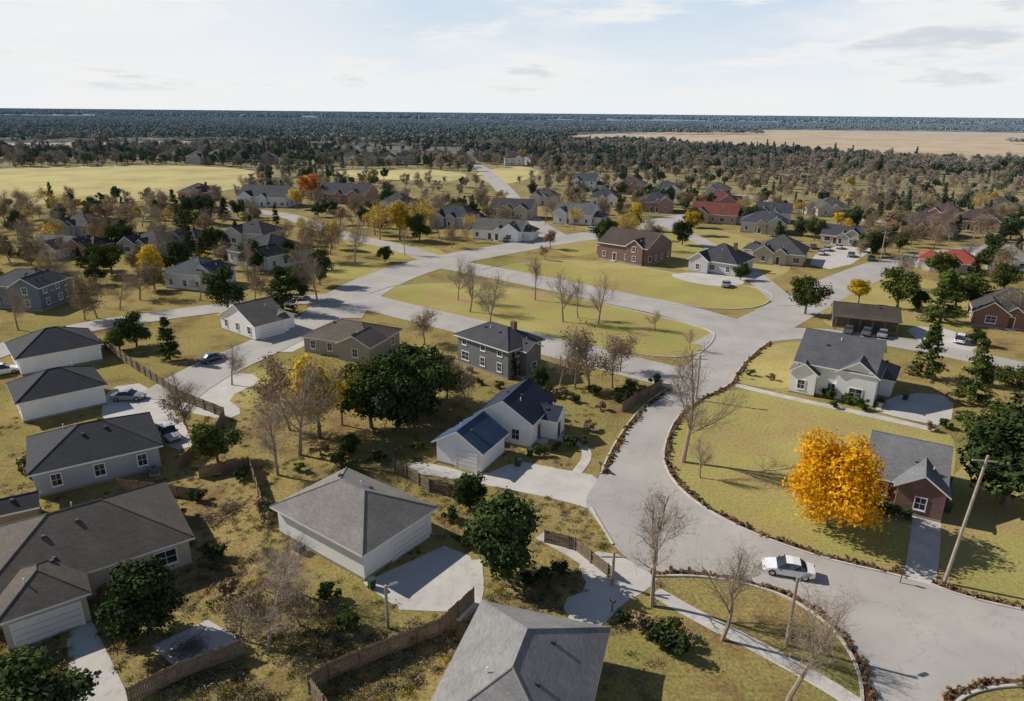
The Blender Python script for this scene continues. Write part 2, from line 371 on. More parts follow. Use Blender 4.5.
drive("driveway",[(363,583),(444,546),(470,556),(484,588),(450,612),(400,610)],it=0)
drive("driveway",[(408,462),(437,464),(480,477),(517,461),(545,466),(608,478),(600,512),(560,500),(500,488),(440,477),(405,472)])
drive("driveway",[(604,548),(660,576),(648,590),(622,604),(602,628),(575,632),(560,600),(590,590),(575,562)])
drive("driveway",[(905,392),(955,396),(950,428),(900,418),(868,409)])
drive("driveway",[(105,388),(150,382),(200,444),(172,452),(150,428),(100,426)])
drive("driveway",[(255,342),(290,333),(330,322),(300,352),(270,352)])
drive("driveway",[(150,395),(190,375),(250,372),(262,382),(225,398),(245,412),(225,420),(185,412)])
drive("patio",[(152,646),(208,620),(242,640),(180,672)],it=0)
drive("driveway",[(66,632),(92,620),(130,700),(150,800),(80,800)],it=0)
drive("driveway",[(900,325),(960,330),(985,352),(930,350)])
drive("driveway",[(800,262),(850,240),(880,245),(840,272)])
drive("driveway",[(690,272),(665,275),(700,285),(740,287),(750,276)])
strip("footpath",[(735,385),(790,398),(860,413),(935,430)],1.5,0.03,M_path)
strip("footpath",[(917,590),(924,555),(927,515)],2.6,0.032,M_path)
strip("footpath",[(655,592),(700,618),(760,648),(850,698),(900,740)],1.5,0.034,M_path)
strip("footpath",[(540,535),(580,556),(612,582)],1.5,0.026,M_path)
strip("footpath",[(475,560),(478,600),(455,620)],1.3,0.038,M_path)
strip("footpath",[(578,440),(590,455),(575,475)],1.2,0.038,M_path)
# ---------------------------------------------------------------- houses
HOUSES=[]
SIDES=[(Vector((0,-1,0)),Vector((1,0,0))),(Vector((1,0,0)),Vector((0,1,0))),(Vector((0,1,0)),Vector((-1,0,0))),(Vector((-1,0,0)),Vector((0,-1,0)))]
def wing(P,cx,cy,w,d,h,roof,axis,pitch,feat,o=0.5):
    WL,RF,WN,DR=P
    hw,hd=w/2,d/2; c=Vector((cx,cy,0))
    al=(axis=='x')
    def m(a,b,z): return (cx+(a if al else b),cy+(b if al else a),z)
    La,Lb=(hw,hd) if al else (hd,hw)
    zr=h+pitch*Lb
    if roof=='gable':
        for s in (-1,1):
            WL.poly([m(s*La,-Lb,0),m(s*La,Lb,0),m(s*La,Lb,h),m(s*La,0,zr),m(s*La,-Lb,h)])
            WL.poly([m(-La,s*Lb,0),m(La,s*Lb,0),m(La,s*Lb,h),m(-La,s*Lb,h)])
    else:
        for s in (-1,1):
            WL.poly([m(s*La,-Lb,0),m(s*La,Lb,0),m(s*La,Lb,h),m(s*La,-Lb,h)])
            WL.poly([m(-La,s*Lb,0),m(La,s*Lb,0),m(La,s*Lb,h),m(-La,s*Lb,h)])
    WL.box((cx,cy,0.13),EX,EY,EZ,hw+0.03,hd+0.03,0.15,1)
    t=0.2; ze=h-pitch*o+t; zt=zr+t
    if roof=='gable':
        A=La+0.35;B=Lb+o
        top=[m(-A,-B,ze),m(A,-B,ze),m(A,0,zt),m(-A,0,zt),m(A,B,ze),m(-A,B,ze)]
        faces=[(0,1,2,3),(3,2,4,5)]; edge=[(0,1),(1,2),(2,4),(4,5),(5,3),(3,0)]
    else:
        A=La+o;B=Lb+o; rl=max(0.05,La-Lb)
        top=[m(-A,-B,ze),m(A,-B,ze),m(rl,0,zt),m(-rl,0,zt),m(A,B,ze),m(-A,B,ze)]
        faces=[(0,1,2,3),(3,2,4,5),(1,4,2),(0,3,5)]; edge=[(0,1),(1,4),(4,5),(5,0)]
    for f in faces:
        RF.poly([top[k] for k in f],0); RF.poly([(top[k][0],top[k][1],top[k][2]-t) for k in reversed(f)],1)
    for a,b in edge:
        RF.poly([top[a],top[b],(top[b][0],top[b][1],top[b][2]-t),(top[a][0],top[a][1],top[a][2]-t)],1)
    def cap(p,q): RF.tube(Vector(p),Vector(q),0.07,0.07,5,0)
    cap(top[2],top[3])
    if roof!='gable':
        cap(top[0],top[3]);cap(top[5],top[3]);cap(top[1],top[2]);cap(top[4],top[2])
    rr=random.Random(int(abs(cx*31+cy*17+w*77+d*13)))
    for k in range(3):
        a=rr.uniform(-La*0.5,La*0.5); b=rr.choice((-1,1))*Lb*rr.uniform(0.2,0.45)
        z=zt-pitch*abs(b); p=m(a,b,z)
        if k<2: RF.box(p,EX,EY,EZ,0.16,0.16,0.2,2)
        else: RF.tube(Vector(p),Vector(p)+EZ*.5,.06,.06,8,1,True)
    for s,(n,tg) in enumerate(SIDES):
        ft=feat[s] if feat else 'w'
        if ft=='-': continue
        half=hw if s in(0,2) else hd; dist=hd if s in (0,2) else hw
        base=c+n*dist
        def win(x,z,ww=0.5,hh=0.68,shut=False):
            p=base+tg*x+EZ*z
            WN.box(p+n*0.015,tg,n,EZ,ww,0.02,hh,1)
            for sx in (-1,1): WN.box(p+tg*sx*(ww+0.04)+n*0.03,tg,n,EZ,0.05,0.045,hh+0.09,0)
            for sz in (-1,1): WN.box(p+EZ*sz*(hh+0.04)+n*0.031,tg,n,EZ,ww-0.012,0.047,0.05,0)
            WN.box(p+n*0.04,tg,n,EZ,ww-0.01,0.012,0.02,0); WN.box(p+n*0.042,tg,n,EZ,0.015,0.012,hh-0.02,0)
            WN.box(p-EZ*(hh+0.13)+n*0.05,tg,n,EZ,ww+0.12,0.07,0.035,0)
            if shut:
                for sx in (-1,1): WN.box(p+tg*sx*(ww+0.33)+n*0.02,tg,n,EZ,0.2,0.03,hh+0.05,2)
        used=[]
        if 'g' in ft or 'G' in ft:
            dbl='G' in ft; gw=2.4 if dbl else 1.35
            gw=min(gw,half*0.8); x0=0 if half<gw+1.6 else half*0.35
            p=base+tg*x0+EZ*1.1
            DR.box(p+n*0.02,tg,n,EZ,gw,0.03,1.1,0)
            for k in range(1,4): DR.box(p+n*0.052+EZ*(-1.1+k*0.55),tg,n,EZ,gw-0.02,0.006,0.012,2)
            for sx in (-1,1): DR.box(p+tg*sx*(gw+0.07)+n*0.03,tg,n,EZ,0.08,0.05,1.15,1)
            DR.box(p+EZ*1.2+n*0.03,tg,n,EZ,gw+0.15,0.052,0.08,1)
            used.append((x0-gw-0.8,x0+gw+0.8))
        if 'd' in ft:
            x0=-half*0.3; p=base+tg*x0+EZ*1.25
            DR.box(p+n*0.02,tg,n,EZ,0.5,0.03,1.05,3)
            for sx in (-1,1): DR.box(p+tg*sx*0.57+n*0.03,tg,n,EZ,0.07,0.05,1.12,1)
            DR.box(p+EZ*1.15+n*0.03,tg,n,EZ,0.64,0.052,0.08,1)
            DR.box(base+tg*x0+n*0.7+EZ*0.1,tg,n,EZ,0.9,0.68,0.1,4)
            used.append((x0-1.3,x0+1.3))
        if 'w' in ft or 'd' in ft or 'g' in ft.lower():
            nst=max(1,int(h/2.5)); cnt=max(1,int(half*2/3.3))
            for st in range(nst):
                for k in range(cnt):
                    x=-half+(k+0.5)*2*half/cnt+rr.uniform(-.25,.25)
                    if st==0 and any(a<x<b for a,b in used): continue
                    if 'w' not in ft and st==0: continue
                    win(x,1.65+st*2.6,ww=rr.choice((.45,.5,.5,.85)) if st==0 else .5,shut=('s' in ft))
def house(name,A,B,C=None,depth=9,h=3,roof='hip',axis='x',pitch=0.5,wall=(0.7,0.69,0.66),rf=(0.1,0.1,0.105),feat=('w','w','w','w'),wings=(),isbrick=False,chimney=False,world=None,trim=None):
    if world: ctr,yaw,w,d=world; ctr=Vector((*ctr,0))
    else:
        a=G(A);b=G(B); yaw=math.atan2(b.y-a.y,b.x-a.x); w=(b-a).length
        d=(G(C)-b).length if C else depth
        ctr=(a+b)/2+Vector((-math.sin(yaw),math.cos(yaw),0))*d/2
    e=bpy.data.objects.new(name,None); scene.collection.objects.link(e); e.location=ctr; e.rotation_euler=(0,0,yaw); e.empty_display_size=1
    P=(MB(),MB(),MB(),MB())
    wing(P,0,0,w,d,h,roof,axis,pitch,feat)
    for wg in wings:
        fx,fy,ww,dd,hh,rr,ax,pt,ff=wg
        wing(P,fx*w/2,fy*d/2,ww,dd,hh,rr,ax,pt,ff,0.42)
    if chimney: P[0].box((w*0.22,d*0.1,h+pitch*min(w,d)*0.35),EX,EY,EZ,0.45,0.35,1.6,2)
    wm_=brick(wall) if isbrick else siding(wall)
    tr=trim or M_trim
    P[0].obj("walls",[wm_,M_found,brick((0.2,0.09,0.06))],e)
    P[1].obj("roof",[shingle(rf),tr,M_darktrim],e)
    P[2].obj("windows",[tr,M_glass,M_darktrim],e)
    if P[3].V: P[3].obj("doors",[M_gdoor,tr,M_darktrim,M_door,M_conc],e)
    HOUSES.append((ctr.x,ctr.y,max(w,d)*0.62+1.5))
    return e
NAVY=(0.032,0.045,0.075); DK=(0.05,0.052,0.06); WH=(0.86,0.86,0.86); RED=(0.36,0.085,0.06)
house("garage_house",(280,533),(365,581),C=(446,544),h=3.2,rf=(0.25,0.235,0.215),wall=WH,feat=('-','G','w','-'),pitch=0.5)
house("shingle_roof_house",None,None,world=((.75,36.9),R(-16.6),9.4,13),h=3.1,rf=(0.27,0.265,0.26),wall=(0.5,0.45,0.38),axis='y',pitch=0.55)
house("white_house",(478,438),(530,449),C=(578,433),h=3.6,roof='gable',axis='y',pitch=0.62,wall=WH,rf=NAVY,feat=('w','wd','w','w'),
  wings=[(1.15,0.25,3.2,3.4,3.0,'gable','x',0.6,('-','wd','-','-'))])
house("detached_garage",(437,462),(481,474),C=(517,458),h=2.9,roof='gable',axis='y',pitch=0.6,wall=WH,rf=(0.055,0.095,0.17),feat=('g','-','-','-'))
house("two_storey_house",(458,362),(508,380),C=(535,366),h=5.0,roof='hip',pitch=0.5,wall=(0.17,0.175,0.19),rf=(0.075,0.077,0.088),feat=('w','wd','w','w'),chimney=True,
  wings=[(1.0,0.1,3,3.4,4.6,'gable','x',0.55,('-','w','-','-'))])
house("bungalow",(305,352),(372,362),C=(398,345),h=3,pitch=0.42,wall=(0.35,0.30,0.25),rf=(0.14,0.12,0.10),feat=('w','wd','w','w'),wings=[(0.6,-0.7,6,5,3,'gable','y',0.5,('w','-','-','w'))])
house("white_bungalow",(222,329),(256,341),C=(292,333),h=2.9,pitch=0.5,wall=WH,rf=(0.17,0.155,0.14),feat=('w','G','w','w'),roof='gable',axis='y',wings=[(0.1,0.9,8,5,2.8,'gable','x',0.5,('w','w','w','w'))])
house("suburban_house",(166,288),(205,292),C=(223,281),h=4,wall=(0.68,0.72,0.77),rf=(0.065,0.078,0.095),feat=('w','w','w','w'),wings=[(0.8,-0.2,5,6,4.2,'gable','y',0.7,('w','w','-','-'))])
house("suburban_house",(229,263),(268,271),C=(292,259),h=3.8,wall=(0.5,0.55,0.61),rf=DK,pitch=0.5,wings=[(0.6,-0.7,6,6,4,'gable','y',0.6,('w','w','-','-'))])
house("suburban_house",(228,244),(264,247),depth=11,h=4,wall=(0.5,0.5,0.5),rf=DK,wings=[(-0.5,-0.7,6,6,4,'gable','y',0.6,('w','w','-','-'))])
house("blue_two_storey_house",(-12,308),(48,309),C=(78,298),h=5,wall=(0.12,0.155,0.22),rf=(0.07,0.075,0.09),feat=('ws','ws','w','w'),wings=[(0.55,-0.5,6,8,5,'gable','y',0.6,('w','w','-','-'))])
house("white_cottage",(24,423),(107,404),depth=8.5,h=3.1,wall=WH,rf=(0.045,0.05,0.06),roof='hip',pitch=0.5,feat=('-','w','-','w'))
house("white_cottage",(22,376),(103,360),depth=10,h=3.0,wall=WH,rf=(0.05,0.054,0.065),roof='hip',pitch=0.5,feat=('-','w','-','w'))
house("grey_house",(38,498),(162,468),depth=10,h=3.1,wall=(0.36,0.40,0.45),rf=(0.05,0.053,0.062),feat=('w','w','w','w'),pitch=0.45)
house("brown_roof_house",None,None,world=((-39.2,53.2),R(37),15.6,11.5),h=3.1,wall=(0.50,0.45,0.38),rf=(0.13,0.114,0.098),pitch=0.5,feat=('w','w','w','w'),
  wings=[(-0.45,-0.98,5.6,6.5,3.0,'hip','y',0.5,('G','w','-','w'))])
house("cream_two_storey_house",(792,390),(868,406),C=(908,388),h=4.9,wall=(0.80,0.80,0.79),rf=(0.12,0.122,0.135),feat=('w','ws','w','w'),roof='gable',axis='x',pitch=0.55,
  wings=[(0.62,-0.55,5.2,6,4.6,'gable','y',0.7,('w','w','-','w')),(-0.72,-0.85,3.6,4,3.6,'gable','y',0.75,('w','w','-','w')),(0.95,0.35,5,6.5,3.0,'hip','x',0.5,('w','G','w','-'))])
house("brick_house",(862,497),(938,516),depth=9.5,h=3.1,wall=(0.23,0.11,0.08),isbrick=True,rf=(0.20,0.205,0.215),roof='gable',axis='x',pitch=0.6,feat=('ws','ws','w','w'),
  wings=[(0.45,-0.72,4.4,5.5,3.3,'gable','y',0.7,('w','w','-','w'))])
e=house("timber_carport",(832,327),(897,334),depth=7,h=2.7,wall=(0.12,0.09,0.07),rf=(0.09,0.072,0.06),roof='gable',axis='x',pitch=0.45,feat=('-','-','-','-'))
mbp=MB()
wc=(G((897,334))-G((832,327))).length
for k in range(6): mbp.box((-wc/2+0.4+k*(wc-0.8)/5,-5.2,1.35),EX,EY,EZ,0.1,0.1,1.35)
mbp.box((0,-5.2,2.75),EX,EY,EZ,wc/2,0.12,0.12); mbp.obj("posts",[M_wood],e)
mbp=MB(); mbp.poly([(-wc/2-.3,-5.6,2.75),(wc/2+.3,-5.6,2.75),(wc/2+.3,-3.3,3.05),(-wc/2-.3,-3.3,3.05)]); mbp.obj("lean_to_roof",[shingle((0.09,0.072,0.06))],e)
house("garden_shed",None,None,world=((G((22,520)).x,G((22,520)).y),R(30),3.2,2.6),h=2.0,roof='gable',wall=(0.3,0.24,0.18),rf=DK,feat=('-','-','-','-'))
far=[("brick_house",(972,323),(1045,332),12,3.2,(0.26,0.11,0.08),(0.11,0.10,0.10),1),
("red_roof_house",(930,271),(978,276),9,3,(0.5,0.45,0.4),RED,0),("white_house",(988,269),(1030,273),9,3.4,WH,(0.38,0.36,0.33),0),
("suburban_house",(690,270),(735,277),12,3.4,(0.5,0.5,0.5),(0.09,0.095,0.11),0),("suburban_house",(752,262),(802,267),13,3.4,(0.46,0.40,0.32),(0.13,0.13,0.13),0),
("brick_house",(598,258),(646,266),14,4.8,(0.24,0.13,0.10),(0.13,0.10,0.09),1),("suburban_house",(553,223),(591,226),11,4,(0.65,0.68,0.72),(0.17,0.185,0.2),0),
("white_house",(473,239),(521,242),11,3.4,WH,(0.18,0.17,0.16),0),("suburban_house",(430,226),(470,229),11,4,(0.4,0.43,0.48),(0.07,0.085,0.11),0),
("suburban_house",(490,218),(531,220),11,4,(0.4,0.36,0.3),(0.11,0.10,0.11),0),("suburban_house",(318,203),(366,205),14,4.5,(0.32,0.19,0.14),(0.09,0.09,0.12),0),
("suburban_house",(238,206),(286,208),14,4.5,(0.55,0.58,0.62),(0.09,0.10,0.12),0),("red_roof_house",(690,222),(736,225),13,3.6,(0.45,0.3,0.25),(0.26,0.09,0.07),0),
("suburban_house",(740,232),(786,235),12,3.8,(0.5,0.48,0.45),(0.11,0.12,0.15),0),("brick_house",(900,235),(945,239),14,3.5,(0.34,0.18,0.13),(0.14,0.10,0.09),1),
("suburban_house",(950,229),(1002,233),14,3.6,(0.38,0.28,0.22),(0.13,0.10,0.10),0),("suburban_house",(816,216),(850,217),12,3.6,(0.5,0.45,0.4),(0.15,0.14,0.13),0),
("suburban_house",(126,253),(160,255),11,3.2,(0.3,0.3,0.32),(0.09,0.095,0.11),0),("suburban_house",(174,248),(197,249),9,3,(0.4,0.42,0.45),(0.11,0.11,0.125),0),
("suburban_house",(28,257),(62,259),10,3,(0.7,0.7,0.7),(0.15,0.15,0.16),0),("suburban_house",(78,256),(95,257),8,3,(0.4,0.2,0.15),(0.11,0.09,0.09),0),
("suburban_house",(700,208),(735,210),12,4,(0.4,0.25,0.2),(0.24,0.10,0.09),0),("suburban_house",(640,212),(672,213),12,4.5,(0.3,0.2,0.17),(0.1,0.1,0.125),0),
("suburban_house",(616,194),(645,195),13,5,(0.35,0.2,0.15),(0.16,0.115,0.115),0),("suburban_house",(652,197),(680,198),13,4,(0.75,0.75,0.75),(0.11,0.125,0.15),0),
("suburban_house",(572,190),(595,191),12,5,(0.65,0.68,0.72),(0.1,0.125,0.16),0),("suburban_house",(705,197),(730,198),12,4,(0.5,0.45,0.4),(0.13,0.13,0.14),0),
("suburban_house",(755,222),(790,224),12,4,(0.7,0.7,0.72),(0.09,0.10,0.125),0),("suburban_house",(925,222),(960,225),12,4,(0.4,0.2,0.15),(0.13,0.10,0.10),0),
("suburban_house",(180,200),(205,201),12,4,(0.34,0.23,0.18),(0.10,0.09,0.10),0),("suburban_house",(820,243),(860,247),9,3,(0.45,0.4,0.35),(0.11,0.11,0.12),0),
("suburban_house",(590,206),(618,207),11,4,(0.75,0.75,0.75),(0.10,0.11,0.13),0),("suburban_house",(530,205),(556,206),11,4,(0.5,0.5,0.48),(0.13,0.12,0.12),0),
("suburban_house",(380,212),(408,213),11,4,(0.75,0.75,0.75),(0.12,0.12,0.13),0),
("suburban_house",(984,214),(1015,216),12,4,(0.5,0.45,0.4),(0.13,0.11,0.11),0),
("suburban_house",(60,236),(90,237),11,4,(0.4,0.4,0.42),(0.11,0.11,0.12),0)]
for i,(n,A,B,dp,h,wl,rf,bk) in enumerate(far):
    rr=random.Random(i*7+1)
    rf=tuple(x*0.72 for x in rf) if rf is not RED else rf
    wgs=[(rr.choice((-.55,.55)),-0.75,rr.uniform(5,6.5),rr.uniform(5,7),h+rr.uniform(-.2,.3),'gable','y',0.7,('w','w','-','w'))]
    if rr.random()<0.7: wgs.append((rr.choice((-.1,.1)),-0.8,3.5,4.5,h*0.95,'gable','y',0.8,('wd','-','-','-')))
    if rr.random()<0.5: wgs.append((rr.choice((-1.1,1.1)),0.1,5,7,3,'hip','x',0.5,('g','w','w','w')))
    house(n,A,B,depth=dp,h=h,wall=wl,rf=rf,isbrick=bool(bk),pitch=rr.uniform(0.48,0.62),feat=('wd','w','w','w'),roof=rr.choice(('hip','hip','gable')),wings=wgs,chimney=rr.random()<0.4)
rows=[(350,405,163,4),(440,535,163,5),(175,270,162,5)]
for a,b,v,n in rows:
    for k in range(n):
        rr=random.Random(int(a+k*13)); u=a+(b-a)*k/(n-1 if n>1 else 1)+rr.uniform(-3,3); vv=v+rr.uniform(-2,3)
        c=G((u,vv)); 
        house("suburban_house",None,None,world=((c.x,c.y),rr.uniform(-.6,.6),rr.uniform(13,17),11),h=6,wall=rr.choice(((0.3,0.3,0.33),(0.45,0.3,0.22),(0.6,0.6,0.6))),rf=rr.choice((DK,(0.07,0.08,0.11),(0.09,0.08,0.08))),
          pitch=0.65,wings=[(0.5,-0.7,6,7,5.9,'gable','y',0.7,('w','w','-','w'))])
# ---------------------------------------------------------------- trees
def leafquads(P,Nrm,size,aspect=1.0,rs=None):
    n=len(P); rs=rs or np.random
    nr=Nrm+rs.normal(0,0.55,(n,3)); nr/=np.linalg.norm(nr,axis=1)[:,None]+1e-9
    r=rs.normal(0,1,(n,3)); a=np.cross(nr,r); a/=np.linalg.norm(a,axis=1)[:,None]+1e-9; b=np.cross(nr,a)
    s=(size*rs.uniform(0.6,1.3,n))[:,None]*0.5
    a=a*s*aspect; b=b*s
    return np.stack([P-a*0.9-b*0.4,P+a*0.3-b,P+a-b*-0.3,P-a*0.2+b],1).reshape(-1,3)
def finish(name,mb,LV,mats):
    V=np.array(mb.V,dtype=float).reshape(-1,3) if mb.V else np.zeros((0,3)); nv=len(V)
    nq=len(LV)//4
    me=bpy.data.meshes.new(name)
    allV=np.vstack([V,LV]) if nq else V
    F=[tuple(f) for f in mb.F]+[(nv+4*i,nv+4*i+1,nv+4*i+2,nv+4*i+3) for i in range(nq)]
    me.from_pydata(allV.tolist(),[],F)
    for m in mats: me.materials.append(m)
    me.polygons.foreach_set('material_index',list(mb.M)+[1]*nq); me.update(); return me
def leafy(kind,seed,ht=10,rad=4,n=7000,size=0.34,low=0.22,lobes=20):
    rs=np.random.RandomState(seed); mb=MB()
    cz=ht*(low+1)/2; hz=ht*(1-low)/2
    C=[];Rr=[]
    for k in range(lobes):
        d=rs.normal(0,1,3); d/=np.linalg.norm(d)
        p=d*rs.uniform(0.35,0.85)
        C.append(np.array([p[0]*rad,p[1]*rad,cz+p[2]*hz*0.9])); Rr.append(rad*rs.uniform(0.24,0.46))
    C=np.array(C);Rr=np.array(Rr)
    wts=Rr**2/ (Rr**2).sum(); idx=rs.choice(lobes,n,p=wts)
    d=rs.normal(0,1,(n,3)); d/=np.linalg.norm(d,axis=1)[:,None]
    rad_f=rs.uniform(0.25,1.08,n)**0.55
    ph=rs.uniform(0,6.28,lobes)[idx]
    rag=1+0.22*np.sin(5*np.arctan2(d[:,1],d[:,0])+ph)+0.15*np.sin(7*d[:,2]+ph*2)
    P=C[idx]+d*(Rr[idx]*rad_f*rag)[:,None]*np.array([1,1,0.85])
    P[:,2]=np.maximum(P[:,2],0.15)
    LV=leafquads(P,d+np.array([0,0,0.3]),size,1.0,rs)
    tr=ht*0.022+0.05
    p=Vector((0,0,0)); r=tr
    for k in range(5):
        q=Vector((rs.uniform(-.12,.12),rs.uniform(-.12,.12),ht*0.72*(k+1)/5)); mb.tube(p,q,r,r*0.78,7); p=q; r*=0.78
    for c in C[:14]:
        b=Vector((0,0,max(ht*0.15,c[2]*0.55))); mid=b.lerp(Vector(c),0.5)+Vector((0,0,0.2)); mb.tube(b,mid,tr*0.4,tr*0.25,5); mb.tube(mid,Vector(c),tr*0.25,0.03,4)
    return finish(kind+"_tree",mb,LV,[M_bark,LM[kind]])
def conifer(seed,ht=9,rad=2.3,n=5500,kind='dark',size=0.3):
    rs=np.random.RandomState(seed); mb=MB(); mb.tube((0,0,0),(0,0,ht*0.95),ht*0.02+.04,0.03,6)
    nb=int(ht*11); P=[];D=[]
    per=n//nb
    for k in range(nb):
        t=rs.uniform(0.06,0.98); z=ht*t; Lb=rad*(1-t)**0.8*rs.uniform(0.65,1.15)+0.12; an=rs.uniform(0,6.28)
        dr=np.array([math.cos(an),math.sin(an),rs.uniform(-0.15,0.25)]); 
        mb.tube((0,0,z),tuple(np.array([0,0,z])+dr*Lb),0.03,0.01,3)
        s=rs.uniform(0.15,1,per)**0.7
        pts=np.array([0,0,z])+dr*(s*Lb)[:,None]+rs.normal(0,0.16,(per,3))*(0.4+s)[:,None]*np.array([1,1,0.7])
        P.append(pts); D.append(np.tile(dr+np.array([0,0,0.6]),(per,1)))
    P=np.vstack(P);D=np.vstack(D)
    return finish("conifer",mb,leafquads(P,D,size,0.7,rs),[M_bark,LM[kind]])
def bare(seed,ht=10,spread=0.5,density=1.0,leaf=None,nleaf=0):
    rs=random.Random(seed); mb=MB(); ends=[]
    def br(p,d,ln,r,lv):
        n=3 if lv<3 else 2; q=p
        for k in range(n):
            d=(d+Vector((rs.uniform(-.16,.16),rs.uniform(-.16,.16),rs.uniform(-.03,.14)))).normalized()
            q2=q+d*ln/n; r2=r*(0.82 if lv<3 else 0.6)
            mb.tube(q,q2,r,r2,(7,5,4,3,3)[lv]); 
            if lv<4 and (lv>0 or k>=1):
                for _ in range((3,3,3,2)[lv]):
                    if rs.random()>density*0.95: continue
                    ax=d.orthogonal().normalized(); ax.rotate(Matrix.Rotation(rs.uniform(0,6.28),3,d))
                    nd=(d*rs.uniform(0.55,1.0)+ax*rs.uniform(0.5,0.95)*(spread*2)).normalized(); nd.z=abs(nd.z)*0.8+0.12 if lv<2 else nd.z
                    br(q.lerp(q2,rs.uniform(0.3,1)),nd.normalized(),ln*rs.uniform(0.45,0.68),max(r2*rs.uniform(0.4,0.6),0.011),lv+1)
            q=q2;r=r2
        if lv>=3: ends.append(q)
        if lv<2: br(q,d,ln*0.55,r,lv+1)
    br(Vector((0,0,0)),Vector((rs.uniform(-.05,.05),rs.uniform(-.05,.05),1)),ht*0.55,ht*0.017+0.04,0)
    LV=np.zeros((0,3))
    if ends:
        rn=np.random.RandomState(seed); E=np.array([tuple(e) for e in ends]); 
        m=nleaf or 900; P=E[rn.randint(0,len(E),m)]+rn.normal(0,0.28,(m,3))
        if leaf: LV=leafquads(P,rn.normal(0,1,(m,3)),0.28,1,rn)
        else: LV=leafquads(P,rn.normal(0,1,(m,3)),0.75,0.035,rn)
    return finish("bare_tree",mb,LV,[M_twig,LM[leaf] if leaf else LM['twigs']])
T={}
T['green']=[leafy('green',s,10,4,5500,0.38,0.12) for s in (1,2,3)]
T['dark']=[leafy('dark',s,10,3.8,6000,0.38,0.05,24) for s in (4,5,6)]
T['dense']=[leafy('dark',s,10,3.3,11000,0.34,-0.05,46) for s in (51,52)]
T['gold']=[leafy('gold',s,10,3.6,4000,0.38,0.2) for s in (7,8)]
T['orange']=[leafy('orange',9,10,4.9,14000,0.30,0.06,40)]
T['red']=[leafy('red',10,10,4,4000,0.4,0.2)]
T['olive']=[leafy('brown',s,10,3.8,3000,0.33,0.25) for s in (11,12)]
T['conifer']=[conifer(s) for s in (13,14,15)]
T['pine']=[conifer(s,10,3.1,5500,'green',0.38) for s in (16,17)]
T['bare']=[bare(s,10) for s in (18,19,20,21)]
T['thin']=[bare(s,10,0.32,0.8) for s in (22,23,24)]
T['tinted']=[bare(s,10,0.5,1,'gold',1300) for s in (25,26)]
T['dry']=[bare(s,10,0.5,1,'brown',1500) for s in (27,28)]
TN={'green':'broadleaf_tree','dark':'evergreen_tree','dense':'evergreen_tree','gold':'golden_autumn_tree','orange':'orange_autumn_tree','red':'rust_autumn_tree','olive':'brown_autumn_tree','conifer':'conifer_tree','pine':'pine_tree','bare':'bare_tree','thin':'slender_bare_tree','tinted':'thinning_autumn_tree','dry':'dry_leaf_tree'}
TP=[]
def tree(kind,px,ht,wide=1.0,world=None):
    p=world or G(px); o=bpy.data.objects.new(TN[kind],random.choice(T[kind])); scene.collection.objects.link(o)
    o.location=(p.x,p.y,0); s=ht/10; o.scale=(s*wide,s*wide,s); o.rotation_euler=(0,0,random.uniform(0,6.28)); TP.append((p.x,p.y)); return o
